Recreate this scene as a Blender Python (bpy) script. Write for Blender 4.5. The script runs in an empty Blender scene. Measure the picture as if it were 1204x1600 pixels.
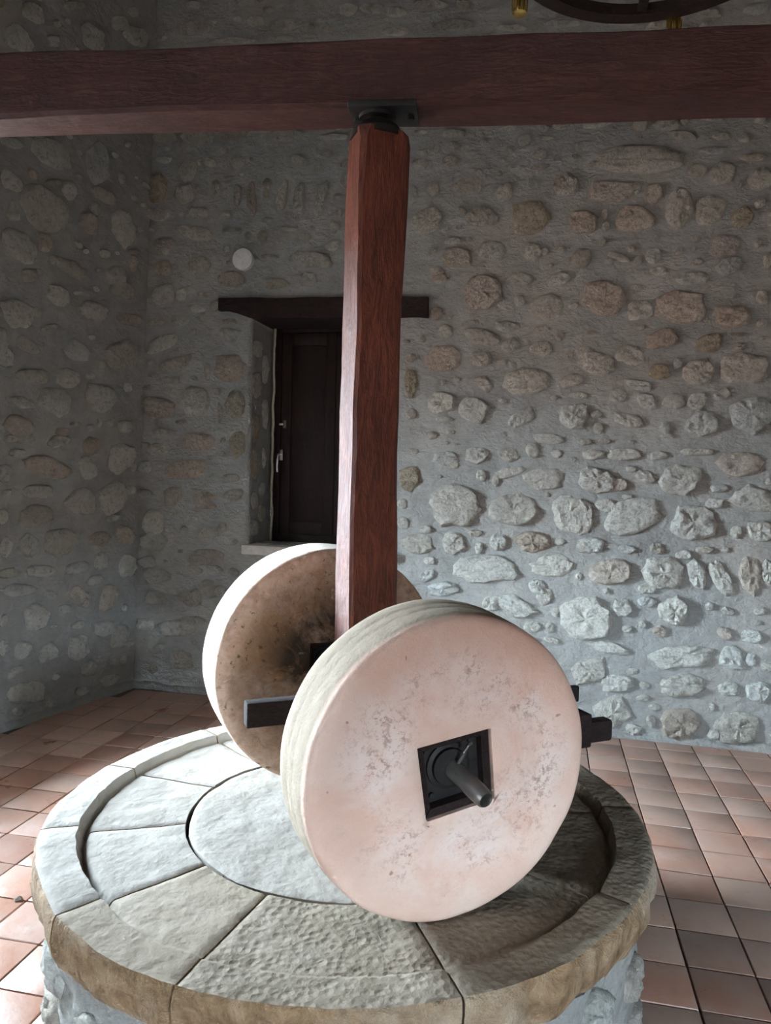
import bpy, bmesh, math, random
import numpy as np
from mathutils import Vector, Matrix, noise
SC = bpy.context.scene
COL = SC.collection
R = math.radians
# ------------------------------------------------------------------ camera
F_PX, PITCH, ROLL, EYE = 1160.0, 0.045, 0.027, 1.6
cam_d = bpy.data.cameras.new('camera'); cam = bpy.data.objects.new('camera', cam_d); COL.objects.link(cam)
cam_d.sensor_fit = 'VERTICAL'; cam_d.sensor_height = 36.0; cam_d.lens = F_PX / 1600.0 * 36.0
cam_d.clip_start = 0.02
cam.matrix_world = (Matrix.Translation((0, 0, EYE)) @ Matrix.Rotation(-PITCH, 4, 'X')
                    @ Matrix.Rotation(-ROLL, 4, 'Y') @ Matrix.Rotation(R(90), 4, 'X'))
SC.camera = cam
# ------------------------------------------------------------------ view, sky
SC.view_settings.view_transform = 'Standard'; SC.view_settings.look = 'None'
SC.view_settings.gamma = 1.0; SC.view_settings.use_curve_mapping = False
SC.view_settings.exposure = 0.08
try:
    SC.cycles.max_bounces = 8; SC.cycles.diffuse_bounces = 6; SC.cycles.sample_clamp_indirect = 8.0
    SC.cycles.use_denoising = True
except Exception: pass
SKY = 305.0
SKY_COL = (0.70, 0.87, 1.0); GROUND_COL = (0.13, 0.10, 0.085)
w = bpy.data.worlds.new('sky'); SC.world = w; w.use_nodes = True
nt = w.node_tree; nt.nodes.clear()
wo = nt.nodes.new('ShaderNodeOutputWorld'); bg = nt.nodes.new('ShaderNodeBackground')
tc = nt.nodes.new('ShaderNodeTexCoord'); sx = nt.nodes.new('ShaderNodeSeparateXYZ'); rp = nt.nodes.new('ShaderNodeValToRGB')
nt.links.new(tc.outputs['Generated'], sx.inputs[0]); nt.links.new(sx.outputs['Z'], rp.inputs[0])
rp.color_ramp.elements[0].position = 0.0; rp.color_ramp.elements[0].color = (*GROUND_COL, 1)
rp.color_ramp.elements[1].position = 0.03; rp.color_ramp.elements[1].color = (*SKY_COL, 1)
nt.links.new(rp.outputs[0], bg.inputs[0]); bg.inputs[1].default_value = SKY
nt.links.new(bg.outputs[0], wo.inputs[0])
# ------------------------------------------------------------------ room frame
CORNER = Vector((-1.849, 5.483, 0))
UB = Vector((1, -.2465, 0)).normalized(); NB = Vector((UB.y, -UB.x, 0))          # back wall: along, into the room
UP = Vector((0, 0, 1))
UL = Vector((-.40499, -.91432, 0)); VL = Vector((.02556, -.0063, 1)); NL = Vector((.91401, -.40485, -.02592))
ROOM_H = 5.4
WIN2 = (1.58, 2.46, 0.95, 2.35)        # daylight window in the left wall: along the wall, height
DOOR2 = (1.17, 1.68, 0.72, 1.38)           # second window, in the front wall behind the camera
def portal(loc, sx_, sy_, zdir):
    l = bpy.data.lights.new('daylight_portal', 'AREA'); l.shape = 'RECTANGLE'; l.size = sx_; l.size_y = sy_
    l.cycles.is_portal = True
    o = bpy.data.objects.new('daylight_portal', l); COL.objects.link(o)
    z = -Vector(zdir).normalized(); y = UP; x = y.cross(z).normalized(); y = z.cross(x)
    m = Matrix((x, y, z)).transposed().to_4x4(); m.translation = loc; o.matrix_world = m
    return o
_c = CORNER + UL * ((WIN2[0] + WIN2[1]) / 2) + VL * ((WIN2[2] + WIN2[3]) / 2) - NL * 0.57
portal(_c, WIN2[1] - WIN2[0], WIN2[3] - WIN2[2], NL)
FRONT_Y = -2.2
portal(Vector(((DOOR2[0] + DOOR2[1]) / 2, FRONT_Y - .3, (DOOR2[2] + DOOR2[3]) / 2)), DOOR2[1] - DOOR2[0], DOOR2[3] - DOOR2[2], (0, 1, 0))
# ------------------------------------------------------------------ materials
class NT:
    def __init__(s, name):
        s.m = bpy.data.materials.new(name); s.m.use_nodes = True; s.t = s.m.node_tree; s.b = s.t.nodes['Principled BSDF']
    def n(s, typ, **kw):
        nd = s.t.nodes.new(typ)
        for k, v in kw.items():
            if isinstance(k, str) and hasattr(nd, k): setattr(nd, k, v)
        return nd
    def l(s, a, b): s.t.links.new(a, b)
    def coord(s, kind='Position', scale=(1, 1, 1)):
        if kind == 'Position': o = s.n('ShaderNodeNewGeometry').outputs['Position']
        else: o = s.n('ShaderNodeTexCoord').outputs['Object']
        mp = s.n('ShaderNodeMapping'); mp.inputs['Scale'].default_value = scale; s.l(o, mp.inputs[0]); return mp.outputs[0]
    def noise(s, co, scale, detail=5, rough=.6, dist=0):
        nd = s.n('ShaderNodeTexNoise'); nd.inputs['Scale'].default_value = scale; nd.inputs['Detail'].default_value = detail
        nd.inputs['Roughness'].default_value = rough; nd.inputs['Distortion'].default_value = dist; s.l(co, nd.inputs['Vector']); return nd.outputs['Fac']
    def voro(s, co, scale, feat='F1'):
        nd = s.n('ShaderNodeTexVoronoi'); nd.feature = feat; nd.inputs['Scale'].default_value = scale; s.l(co, nd.inputs['Vector']); return nd.outputs['Distance']
    def ramp(s, fac, stops):
        nd = s.n('ShaderNodeValToRGB'); el = nd.color_ramp.elements
        while len(el) < len(stops): el.new(.5)
        for e, (p, c) in zip(el, stops): e.position = p; e.color = (*c, 1) if len(c) == 3 else c
        s.l(fac, nd.inputs[0]); return nd.outputs[0]
    def rv(s, fac, a, b, lo=0., hi=1.):
        nd = s.n('ShaderNodeMapRange'); nd.inputs[1].default_value = a; nd.inputs[2].default_value = b
        nd.inputs[3].default_value = lo; nd.inputs[4].default_value = hi; s.l(fac, nd.inputs[0]); return nd.outputs[0]
    def math(s, op, a, b=None):
        nd = s.n('ShaderNodeMath'); nd.operation = op
        for i, v in enumerate((a, b)):
            if v is None: continue
            if isinstance(v, (int, float)): nd.inputs[i].default_value = v
            else: s.l(v, nd.inputs[i])
        return nd.outputs[0]
    def mix(s, fac, a, b, mode='MIX'):
        nd = s.n('ShaderNodeMix'); nd.data_type = 'RGBA'; nd.blend_type = mode
        for i, v in ((0, fac), (6, a), (7, b)):
            if isinstance(v, (int, float)): nd.inputs[i].default_value = v
            elif isinstance(v, tuple): nd.inputs[i].default_value = (*v, 1)
            else: s.l(v, nd.inputs[i])
        return nd.outputs[2]
    def bump(s, h, strength, dist, prev=None):
        nd = s.n('ShaderNodeBump'); nd.inputs['Strength'].default_value = strength; nd.inputs['Distance'].default_value = dist
        s.l(h, nd.inputs['Height'])
        if prev is not None: s.l(prev, nd.inputs['Normal'])
        return nd.outputs[0]
    def out(s, col=None, rough=.85, nrm=None, metal=None, spec=None):
        if col is not None:
            if isinstance(col, tuple): s.b.inputs['Base Color'].default_value = (*col, 1)
            else: s.l(col, s.b.inputs['Base Color'])
        if isinstance(rough, float): s.b.inputs['Roughness'].default_value = rough
        else: s.l(rough, s.b.inputs['Roughness'])
        if nrm is not None: s.l(nrm, s.b.inputs['Normal'])
        if metal is not None: s.b.inputs['Metallic'].default_value = metal
        if spec is not None: s.b.inputs['Specular IOR Level'].default_value = spec
        return s.m
def mat_mortar():
    k = NT('mortar'); c = k.coord()
    col = k.ramp(k.noise(c, 2.2, 6, .65), [(.3, (.185, .182, .176)), (.55, (.24, .235, .224)), (.75, (.30, .288, .268))])
    col = k.mix(k.rv(k.noise(c, 1.1, 3), .5, .72, 0, .35), col, (.30, .235, .195))
    col = k.mix(k.rv(k.noise(c, 14, 5, .7), .35, .7, 0, .3), col, (.36, .36, .35))
    b = k.bump(k.noise(k.coord(scale=(1, 1, 1.5)), 8, 8, .64, .25), .7, .06); b = k.bump(k.noise(c, 55, 4, .7), .4, .008, b)
    return k.out(col, .93, b, spec=.25)
def mat_stone(name, lo, mid, hi, pit=.6):
    k = NT(name); c = k.coord()
    rnd = k.n('ShaderNodeObjectInfo').outputs['Random']
    col = k.ramp(k.noise(c, 16, 7, .72, .6), [(.28, lo), (.5, mid), (.72, hi)])
    tint = k.ramp(rnd, [(0, (.78, .74, .68)), (.35, (.95, .95, .93)), (.7, (1.0, .98, .93)), (1, (.86, .90, .92))])
    col = k.mix(1.0, col, tint, 'MULTIPLY')
    v = k.noise(c, 34, 6, .78, .5)
    col = k.mix(k.rv(v, .48, .33, 0, .75), col, tuple(x * .42 for x in lo))
    w_ = k.noise(c, 95, 5, .8, .3); col = k.mix(k.rv(w_, .44, .30, 0, .55), col, tuple(x * .4 for x in lo))
    lump = k.voro(c, 30); pits = k.rv(k.voro(c, 70), .05, .5)
    b = k.bump(k.noise(c, 11, 9, .75, .6), .9, .08)
    b = k.bump(lump, .8, .03, b); b = k.bump(pits, pit, .014, b); b = k.bump(v, .9, .03, b); b = k.bump(w_, .6, .010, b)
    return k.out(col, .9, b, spec=.25)
def mat_tile():
    k = NT('terracotta'); c = k.coord(); rnd = k.n('ShaderNodeObjectInfo').outputs['Random']
    base = k.ramp(rnd, [(0, (.29, .145, .10)), (.25, (.37, .20, .145)), (.5, (.34, .205, .155)), (.75, (.41, .265, .205)), (1, (.31, .175, .135))])
    n1 = k.noise(c, 5, 4, .6, .4)
    col = k.mix(k.rv(n1, .42, .7, 0, .55), base, (.38, .29, .25))
    col = k.mix(k.rv(k.noise(c, 13, 6, .7), .55, .8, 0, .5), col, (.17, .095, .07))
    b = k.bump(k.noise(c, 8, 5, .6), .25, .015)
    return k.out(col, k.rv(n1, .3, .7, .26, .46), b, spec=.6)
def mat_wood(name, lo, mid, hi, scale=(1, 1, 1), rough=.42, kind='Object', coat=0., grain=1., spec=.5):
    k = NT(name); c = k.coord(kind, scale)
    n1 = k.noise(c, 6, 7, .65, 1.2)
    col = k.ramp(n1, [(.3, lo), (.5, mid), (.72, hi)])
    c2 = k.coord(kind, tuple(min(x, 3.) for x in scale))
    col = k.mix(k.rv(k.noise(c2, 2.6, 4), .42, .68, 0, .55), col, tuple(x * .45 for x in mid))
    fine = k.noise(c, 26, 5, .7)
    b = k.bump(n1, .5 * grain, .012); b = k.bump(fine, .35 * grain, .004, b)
    b = k.bump(k.noise(k.coord(kind, (1, 1, 1)), 14, 3, .5), .45 * grain, .018, b)
    m = k.out(col, k.rv(fine, .3, .7, rough - .08, rough + .12), b, spec=spec)
    k.b.inputs['Coat Weight'].default_value = coat; k.b.inputs['Coat Roughness'].default_value = .3
    return m
def mat_plain(name, col, rough=.5, metal=0., bump=.2, sc=30.):
    k = NT(name); c = k.coord('Object'); n1 = k.noise(c, sc, 5, .65)
    cc = k.mix(k.rv(n1, .35, .7, 0, .5), col, tuple(min(1, x * 1.7 + .01) for x in col))
    return k.out(cc, float(rough), k.bump(n1, bump, .004), metal)
def mat_millstone(name, rear=False):
    k = NT(name); c = k.coord('Object')
    sp = k.n('ShaderNodeSeparateXYZ'); k.l(c, sp.inputs[0])
    r = k.math('SQRT', k.math('ADD', k.math('POWER', sp.outputs[0], 2.), k.math('POWER', sp.outputs[1], 2.)))
    big = k.noise(c, 5.5, 5, .6, .5); mid = k.noise(c, 22, 7, .7, .4); fine = k.noise(c, 75, 5, .7)
    z = sp.outputs[2]
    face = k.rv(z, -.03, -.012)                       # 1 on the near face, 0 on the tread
    if not rear:
        col = k.ramp(big, [(.3, (.56, .365, .29)), (.5, (.59, .41, .335)), (.72, (.61, .475, .405))])
        ring = k.math('MULTIPLY', k.rv(r, .10, .17), k.rv(r, .33, .25))      # weathered band round the eye
        col = k.mix(k.math('MULTIPLY', ring, k.rv(big, .38, .60, 0, .6)), col, (.66, .565, .52))
        pitm = k.math('MULTIPLY', ring, k.rv(k.noise(c, 48, 6, .85, .2), .50, .58))
        pitm = k.math('MULTIPLY', pitm, k.rv(k.noise(c, 5.5, 5, .7), .44, .60))
        col = k.mix(k.math('MULTIPLY', pitm, .75), col, (.25, .13, .09))
        spots = k.rv(k.noise(c, 30, 2, .4), .735, .76, 0, .7)
        col = k.mix(spots, col, (.25, .12, .08))
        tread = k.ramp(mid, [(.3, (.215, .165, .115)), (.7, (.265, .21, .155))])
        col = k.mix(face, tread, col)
    else:
        col = k.ramp(mid, [(.3, (.26, .155, .115)), (.48, (.47, .31, .225)), (.68, (.58, .42, .33))])
        och = k.math('MULTIPLY', k.rv(big, .4, .6), k.rv(r, .38, .22))
        col = k.mix(k.math('MULTIPLY', och, .8), col, (.46, .22, .075))
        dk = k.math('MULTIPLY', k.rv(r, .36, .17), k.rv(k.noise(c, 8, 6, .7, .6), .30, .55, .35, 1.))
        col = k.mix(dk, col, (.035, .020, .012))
        spots = k.math('MULTIPLY', k.rv(k.noise(c, 42, 4, .6), .60, .66), k.rv(big, .38, .55))
        col = k.mix(k.math('MULTIPLY', spots, .8), col, (.07, .04, .025))
        tread = k.ramp(mid, [(.3, (.66, .57, .47)), (.7, (.76, .70, .62))])
        edge = k.math('ADD', z, k.rv(mid, .3, .7, -.02, .02))
        col = k.mix(k.rv(edge, -.03, -.012), tread, col)
    b = k.bump(mid, .35, .012); b = k.bump(fine, .4, .005, b); b = k.bump(big, .25, .03, b)
    return k.out(col, .88, b, spec=.3)
def mat_bed(name, side=False, tan=False, k_=1.0):
    k = NT(name); c = k.coord()
    big = k.noise(c, 3.0, 5, .6); mid = k.noise(c, 17, 6, .7, .4); fine = k.noise(c, 60, 5, .7)
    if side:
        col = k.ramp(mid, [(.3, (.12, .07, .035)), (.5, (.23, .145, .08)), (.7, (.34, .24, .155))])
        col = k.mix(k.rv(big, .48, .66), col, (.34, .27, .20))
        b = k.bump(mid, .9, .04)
    else:
        col = k.ramp(big, [(.3, (.225, .198, .170)), (.5, (.275, .245, .216)), (.7, (.325, .295, .265))])
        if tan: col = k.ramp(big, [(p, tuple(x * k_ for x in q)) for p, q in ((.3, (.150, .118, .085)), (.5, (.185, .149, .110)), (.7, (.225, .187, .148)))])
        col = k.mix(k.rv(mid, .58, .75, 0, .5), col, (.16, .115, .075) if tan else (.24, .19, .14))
        b = k.bump(k.noise(c, 9, 4, .5), .45, .03); b = k.bump(mid, .35 if k_ == 1 and tan else .16, .014, b); b = k.bump(k.rv(k.voro(c, 48), 0, .6), .40 if k_ == 1 and tan else .08, .007, b)
    col = k.mix(k.rv(fine, .32, .25, 0, .6), col, (.16, .12, .08))
    b = k.bump(fine, .4, .005, b)
    return k.out(col, .88, b, spec=.3)
M = {}
M['mortar'] = mat_mortar()
M['stone0'] = mat_stone('limestone', (.60, .575, .53), (.76, .74, .70), (.86, .845, .81))
M['stone1'] = mat_stone('pink_limestone', (.54, .455, .40), (.68, .60, .535), (.78, .71, .65))
M['stone2'] = mat_stone('ochre_limestone', (.42, .36, .27), (.58, .51, .41), (.68, .62, .53))
M['tile'] = mat_tile()
M['grout'] = mat_plain('grout', (.10, .085, .075), .95)
M['beam'] = mat_wood('stained_beam', (.034, .011, .009), (.052, .018, .015), (.085, .035, .027), (1.2, 9, 9), .6, spec=.3)
M['post'] = mat_wood('stained_post', (.055, .014, .009), (.105, .027, .015), (.18, .052, .027), (7, 7, 1.3), .55, grain=1., spec=.24)
M['dark_wood'] = mat_wood('dark_timber', (.010, .006, .006), (.018, .010, .009), (.03, .018, .015), (3, 10, 10), .85, spec=.2)
M['shutter'] = mat_wood('shutter_wood', (.010, .005, .005), (.015, .007, .006), (.022, .011, .009), (8, 8, 1.2), .6, grain=.4, spec=.15)
M['iron'] = mat_plain('black_iron', (.014, .013, .013), .5, .6, .4)
M['steel'] = mat_plain('worn_steel', (.10, .092, .085), .45, .7, .3)
M['chrome'] = mat_plain('satin_chrome', (.62, .60, .58), .28, 1., .02)
M['brass'] = mat_plain('polished_brass', (.75, .52, .18), .25, 1., .02)
M['white'] = mat_plain('white_plastic', (.62, .62, .63), .45, 0., .02)
M['leaf'] = mat_plain('dead_leaf', (.09, .075, .06), .9, 0., .5)
M['caulk'] = mat_plain('sealant', (.36, .34, .27), .8, 0., .6, 40.)
M['plaster'] = mat_plain('plaster', (.30, .28, .25), .9, 0., .3, 8.)
M['sill'] = mat_plain('sill_stone', (.42, .38, .35), .8, 0., .3, 20.)
M['wheel_f'] = mat_millstone('pale_millstone'); M['wheel_r'] = mat_millstone('stained_millstone', True)
M['bed'] = mat_bed('bed_limestone'); M['bed_tan_shade'] = mat_bed('bed_tan_shade_limestone', tan=True); M['bed_mid'] = mat_bed('bed_buff_limestone', tan=True, k_=1.25); M['bed_side'] = mat_bed('bed_weathered', True)
# ------------------------------------------------------------------ helpers
def new_obj(name, verts, faces, mat, parent=None, smooth=None, loc=None, mats=None, fmat=None):
    """One mesh object; world coordinates given, its origin put at loc (or at the middle of the mesh)."""
    v = np.array(verts, float).reshape(-1, 3)
    if loc is None: loc = (v.min(0) + v.max(0)) / 2
    loc = np.array(loc, float)
    me = bpy.data.meshes.new(name); me.from_pydata((v - loc).tolist(), [], faces)
    for m in (mats or [mat]): me.materials.append(m)
    if fmat is not None: me.polygons.foreach_set('material_index', fmat)
    if smooth is not None:
        me.shade_smooth()
        if smooth < 180: me.set_sharp_from_angle(angle=R(smooth))
    me.validate(); me.update()
    o = bpy.data.objects.new(name, me); COL.objects.link(o); o.location = loc
    if parent is not None:
        o.parent = parent; o.matrix_parent_inverse = Matrix()
        o.location = parent_inv(parent) @ Vector(loc)
        o.rotation_mode = 'QUATERNION'; o.rotation_quaternion = world_of(parent).to_quaternion().inverted()
    return o
def world_of(o):
    m = o.matrix_basis.copy()
    return m if o.parent is None else world_of(o.parent) @ m
def parent_inv(p): return world_of(p).inverted()
def empty(name, loc):
    o = bpy.data.objects.new(name, None); COL.objects.link(o); o.location = loc; o.empty_display_size = .1; return o
def tag(o, label=None, cat=None, group=None, kind=None):
    for k_, v_ in (('label', label), ('category', cat), ('group', group), ('kind', kind)):
        if v_: o[k_] = v_
    return o
def box_vf(c, ax, hs, bev=0.0):
    """Box as verts and faces: centre, three axes, half sizes; bevelled along its edges when bev > 0."""
    bm = bmesh.new(); bmesh.ops.create_cube(bm, size=2.0)
    for v in bm.verts: v.co = Vector((v.co.x * hs[0], v.co.y * hs[1], v.co.z * hs[2]))
    if bev > 0: bmesh.ops.bevel(bm, geom=list(bm.edges), offset=bev, segments=2, affect='EDGES', profile=.5)
    A = [Vector(a) for a in ax]; c = Vector(c)
    vs = [tuple(c + A[0] * v.co.x + A[1] * v.co.y + A[2] * v.co.z) for v in bm.verts]
    bm.verts.index_update(); fs = [[v.index for v in f.verts] for f in bm.faces]; bm.free(); return vs, fs
def box(name, c, ax, hs, mat, parent=None, bev=.004, smooth=35):
    vs, fs = box_vf(c, ax, hs, bev); return new_obj(name, vs, fs, mat, parent, smooth, loc=c)
def rod_vf(p0, p1, r0, r1=None, n=20, rings=None, cap=True):
    p0 = Vector(p0); p1 = Vector(p1); r1 = r0 if r1 is None else r1
    d = (p1 - p0); L = d.length; d.normalize(); x = d.orthogonal().normalized(); y = d.cross(x)
    prof = rings or [(0, r0), (L, r1)]
    vs = []; fs = []
    for (t, r) in prof:
        for i in range(n):
            a = 2 * math.pi * i / n; vs.append(tuple(p0 + d * t + x * (r * math.cos(a)) + y * (r * math.sin(a))))
    for j in range(len(prof) - 1):
        for i in range(n): fs.append([j * n + i, j * n + (i + 1) % n, (j + 1) * n + (i + 1) % n, (j + 1) * n + i])
    if cap:
        fs.append(list(range(n))[::-1]); fs.append([(len(prof) - 1) * n + i for i in range(n)])
    return vs, fs
def rod(name, p0, p1, r0, mat, parent=None, r1=None, n=20, rings=None, smooth=40):
    vs, fs = rod_vf(p0, p1, r0, r1, n, rings); return new_obj(name, vs, fs, mat, parent, smooth)
def join_vf(*parts):
    V = []; Fc = []
    for vs, fs in parts:
        o = len(V); V += list(vs); Fc += [[i + o for i in f] for f in fs]
    return V, Fc
def tube_vf(pts, r, n=10):
    V = []; Fc = []
    pts = [Vector(p) for p in pts]
    for i, p in enumerate(pts):
        d = (pts[min(i + 1, len(pts) - 1)] - pts[max(i - 1, 0)]).normalized()
        x = d.cross(Vector((.3, .2, .93))).normalized(); y = d.cross(x)
        for k_ in range(n):
            a = 2 * math.pi * k_ / n; V.append(tuple(p + x * r * math.cos(a) + y * r * math.sin(a)))
    for i in range(len(pts) - 1):
        for k_ in range(n): Fc.append([i * n + k_, i * n + (k_ + 1) % n, (i + 1) * n + (k_ + 1) % n, (i + 1) * n + k_])
    Fc.append(list(range(n))[::-1]); Fc.append([(len(pts) - 1) * n + k_ for k_ in range(n)])
    return V, Fc
def nz(p, s, amp): return noise.fractal(Vector(p) * s, 1.0, 2.0, 4) * amp
# ------------------------------------------------------------------ setting
def in_hole(u, v, holes, m=0.0):
    return any(a - m < u < b + m and c - m < v < d + m for a, b, c, d in holes)
def wall_mesh(name, O, U, V, N, u0, u1, v1, holes, step, depth, amp=.008, fine=None):
    """Mortar face of a wall on a grid whose lines follow the openings, with the reveals of each opening."""
    def lines(a, b, cuts):
        xs = sorted({a, b, *[c for c in cuts if a < c < b]}); out = []
        for p, q in zip(xs, xs[1:]):
            k_ = max(1, round((q - p) / step)); out += [p + (q - p) * i / k_ for i in range(k_)]
        return out + [b]
    us = lines(u0, u1, [x for h in holes for x in h[:2]]); vs_ = lines(-.07, v1, [x for h in holes for x in h[2:]])
    V3 = []; idx = {}
    for j, v in enumerate(vs_):
        for i, u in enumerate(us):
            p = O + U * u + V * v; e = min(1, (u - u0) / .04 + .0, (u1 - u) / .04)
            d = nz((u * 1.0, v * 1.0, 3.1), 5.5, amp) + nz((u, v, 9.7), 1.6, amp * 1.3)
            V3.append(tuple(p + N * d * max(0, e))); idx[i, j] = len(V3) - 1
    Fc = []
    for j in range(len(vs_) - 1):
        for i in range(len(us) - 1):
            uc = (us[i] + us[i + 1]) / 2; vc = (vs_[j] + vs_[j + 1]) / 2
            if in_hole(uc, vc, holes): continue
            Fc.append([idx[i, j], idx[i + 1, j], idx[i + 1, j + 1], idx[i, j + 1]])
    for (a, b, c, d) in holes:                                            # reveals
        loop = []
        iu = [i for i, u in enumerate(us) if a - 1e-6 <= u <= b + 1e-6]; iv = [j for j, v in enumerate(vs_) if c - 1e-6 <= v <= d + 1e-6]
        loop += [(i, iv[0]) for i in iu] + [(iu[-1], j) for j in iv[1:]] + [(i, iv[-1]) for i in iu[::-1][1:]] + [(iu[0], j) for j in iv[::-1][1:-1]]
        prev = [idx[k_] for k_ in loop]; K = 8
        for s in range(1, K + 1):
            cur = []
            for (i, j) in loop:
                p = O + U * us[i] + V * vs_[j] - N * (depth * s / K)
                p = p + Vector((nz(p, 6, .009), nz(p + Vector((3, 1, 0)), 6, .009), nz(p + Vector((0, 5, 2)), 6, .006)))
                V3.append(tuple(p)); cur.append(len(V3) - 1)
            for q in range(len(loop)):
                q2 = (q + 1) % len(loop); Fc.append([prev[q], prev[q2], cur[q2], cur[q]])
            prev = cur
    o = new_obj(name, V3, Fc, M['mortar'], None, 180, loc=tuple(O)); tag(o, kind='structure'); return o
def stone_vf(u, v, w, h, ang, rs, seed, O, U, V, N):
    """Craggy rubble stone: a broken, cornered outline and a rough face standing proud of the mortar."""
    rnd = random.Random(seed); big = max(w, h)
    n, rings = ((18, [(1.03, -.012), (.98, .45), (.86, .88), (.62, 1.0), (.32, 1.0)]) if big > .16 else
                (14, [(1.03, -.012), (.96, .5), (.78, .95), (.42, 1.0)]) if big > .09 else (9, [(1.03, -.010), (.88, .75), (.45, 1.0)]))
    m = rnd.choice((4, 5, 5, 6, 7)); t0 = rnd.uniform(0, 6.28); cor = []      # corners of a broken block
    for i in range(m):
        t = t0 + 2 * math.pi * (i + rnd.uniform(-.28, .28)) / m; q = rnd.uniform(.92, 1.12)
        c, s_ = math.cos(t), math.sin(t); sr = (abs(c) ** 3 + abs(s_) ** 3) ** (-1 / 3); cor.append((c * sr * q, s_ * sr * q))
    def edge(t):
        dx, dy = math.cos(t), math.sin(t); best = 1.0
        for i in range(m):
            a, b = cor[i], cor[(i + 1) % m]; ex, ey = b[0] - a[0], b[1] - a[1]; den = dx * ey - dy * ex
            if abs(den) < 1e-9: continue
            s1 = (a[0] * ey - a[1] * ex) / den; q = (a[0] * dy - a[1] * dx) / den
            if s1 > 0 and -.001 <= q <= 1.001: best = s1
        return best * .65 + (abs(dx) ** 2.6 + abs(dy) ** 2.6) ** (-1 / 2.6) * .37
    rad = []
    for i in range(n):
        t = 2 * math.pi * i / n + rnd.uniform(-.10, .10); r = edge(t) * rnd.uniform(.91, 1.07)
        rad.append((math.cos(t) * r * w / 2, math.sin(t) * r * h / 2))
    ca, sa = math.cos(ang), math.sin(ang); P = []; Fc = []
    tx, ty = rnd.uniform(-.3, .3), rnd.uniform(-.3, .3); am = .34 * rs
    for k_, (sc, hh) in enumerate(rings):
        for (x, y) in rad:
            q = 1 if k_ == 0 else 1 + rnd.uniform(-.07, .07)
            X, Y = x * sc * q, y * sc * q
            dz = hh if k_ == 0 else rs * hh * (1 + tx * X / (w / 2) + ty * Y / (h / 2)) + rnd.uniform(-1, 1) * am * (1 if k_ > 1 else .5)
            P.append(tuple(O + U * (u + X * ca - Y * sa) + V * (v + X * sa + Y * ca) + N * dz))
    P.append(tuple(O + U * u + V * v + N * rs * rnd.uniform(.75, 1.2)))
    K = len(rings)
    for k_ in range(K - 1):
        for i in range(n):
            a, b, c, d = k_ * n + i, k_ * n + (i + 1) % n, (k_ + 1) * n + (i + 1) % n, (k_ + 1) * n + i
            Fc.append([a, b, c, d])
    for i in range(n): Fc.append([(K - 1) * n + i, (K - 1) * n + (i + 1) % n, K * n])
    return P, Fc
def fill(stones, u0, u1, v0, v1, holes, count, seed, size=(.05, .15), gap=.02, fine_zone=None):
    rnd = random.Random(seed); out = list(stones)
    bins = {}
    def put(s):
        k_ = (int(s[0] // .25), int(s[1] // .25)); bins.setdefault(k_, []).append(s)
    for s in out: put(s)
    new = []
    for _ in range(count):
        u = rnd.uniform(u0, u1); v = rnd.uniform(v0, v1); vis = fine_zone and fine_zone(u, v)
        w_ = rnd.uniform(*size) * (.55 if vis else 1); h_ = w_ * rnd.uniform(.45, .9); g = gap
        if in_hole(u, v, holes, .05 + w_ / 2): continue
        ok = True; bu, bv = int(u // .25), int(v // .25)
        for a in (-1, 0, 1):
            for b in (-1, 0, 1):
                for s in bins.get((bu + a, bv + b), ()):
                    an = s[4]; dx, dy = u - s[0], v - s[1]
                    X = dx * math.cos(an) + dy * math.sin(an); Y = -dx * math.sin(an) + dy * math.cos(an)
                    if abs(X) < s[2] / 2 + w_ / 2 + g and abs(Y) < s[3] / 2 + h_ / 2 + g: ok = False; break
                if not ok: break
            if not ok: break
        if ok:
            s = (u, v, w_, h_, rnd.uniform(-.25, .25), rnd.choice((0, 0, 0, 0, 1, 2))); put(s); new.append(s)
    return new
def parse(t):
    out = []
    for s in t.split(';'):
        a = [int(x) for x in s.split(',')]; out.append((a[0] / 1000, a[1] / 1000, a[2] / 1000, a[3] / 1000, R(a[4]), a[5]))
    return out
def lay_stones(wall, stones, extra, O, U, V, N, seed, limit=290):
    allst = list(stones) + list(extra)
    key = lambda s: -(s[2] * s[3]) * (1.0 if s in stones_set else .25)
    stones_set = set(stones)
    order = sorted(allst, key=key)
    rnd = random.Random(seed); rest = []
    for i, s in enumerate(order):
        rs = min(.038, .012 + .12 * min(s[2], s[3]) * rnd.uniform(.6, 1.35))
        vf = stone_vf(s[0], s[1], s[2], s[3], s[4], rs, seed * 7919 + i, O, U, V, N)
        m = M['stone%d' % s[5]] if s[5] else (M['stone1'] if rnd.random() < .07 else M['stone0'])
        if i < limit:
            new_obj('stone', vf[0], vf[1], m, wall, 38, loc=tuple(O + U * s[0] + V * s[1]))
        else: rest.append(vf)
    if rest:
        o = new_obj('small_stones', *join_vf(*rest), M['stone0'], wall, 38); o['kind'] = 'stuff'
WIN1 = (.905, 1.93, 1.105, 2.70)
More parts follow.
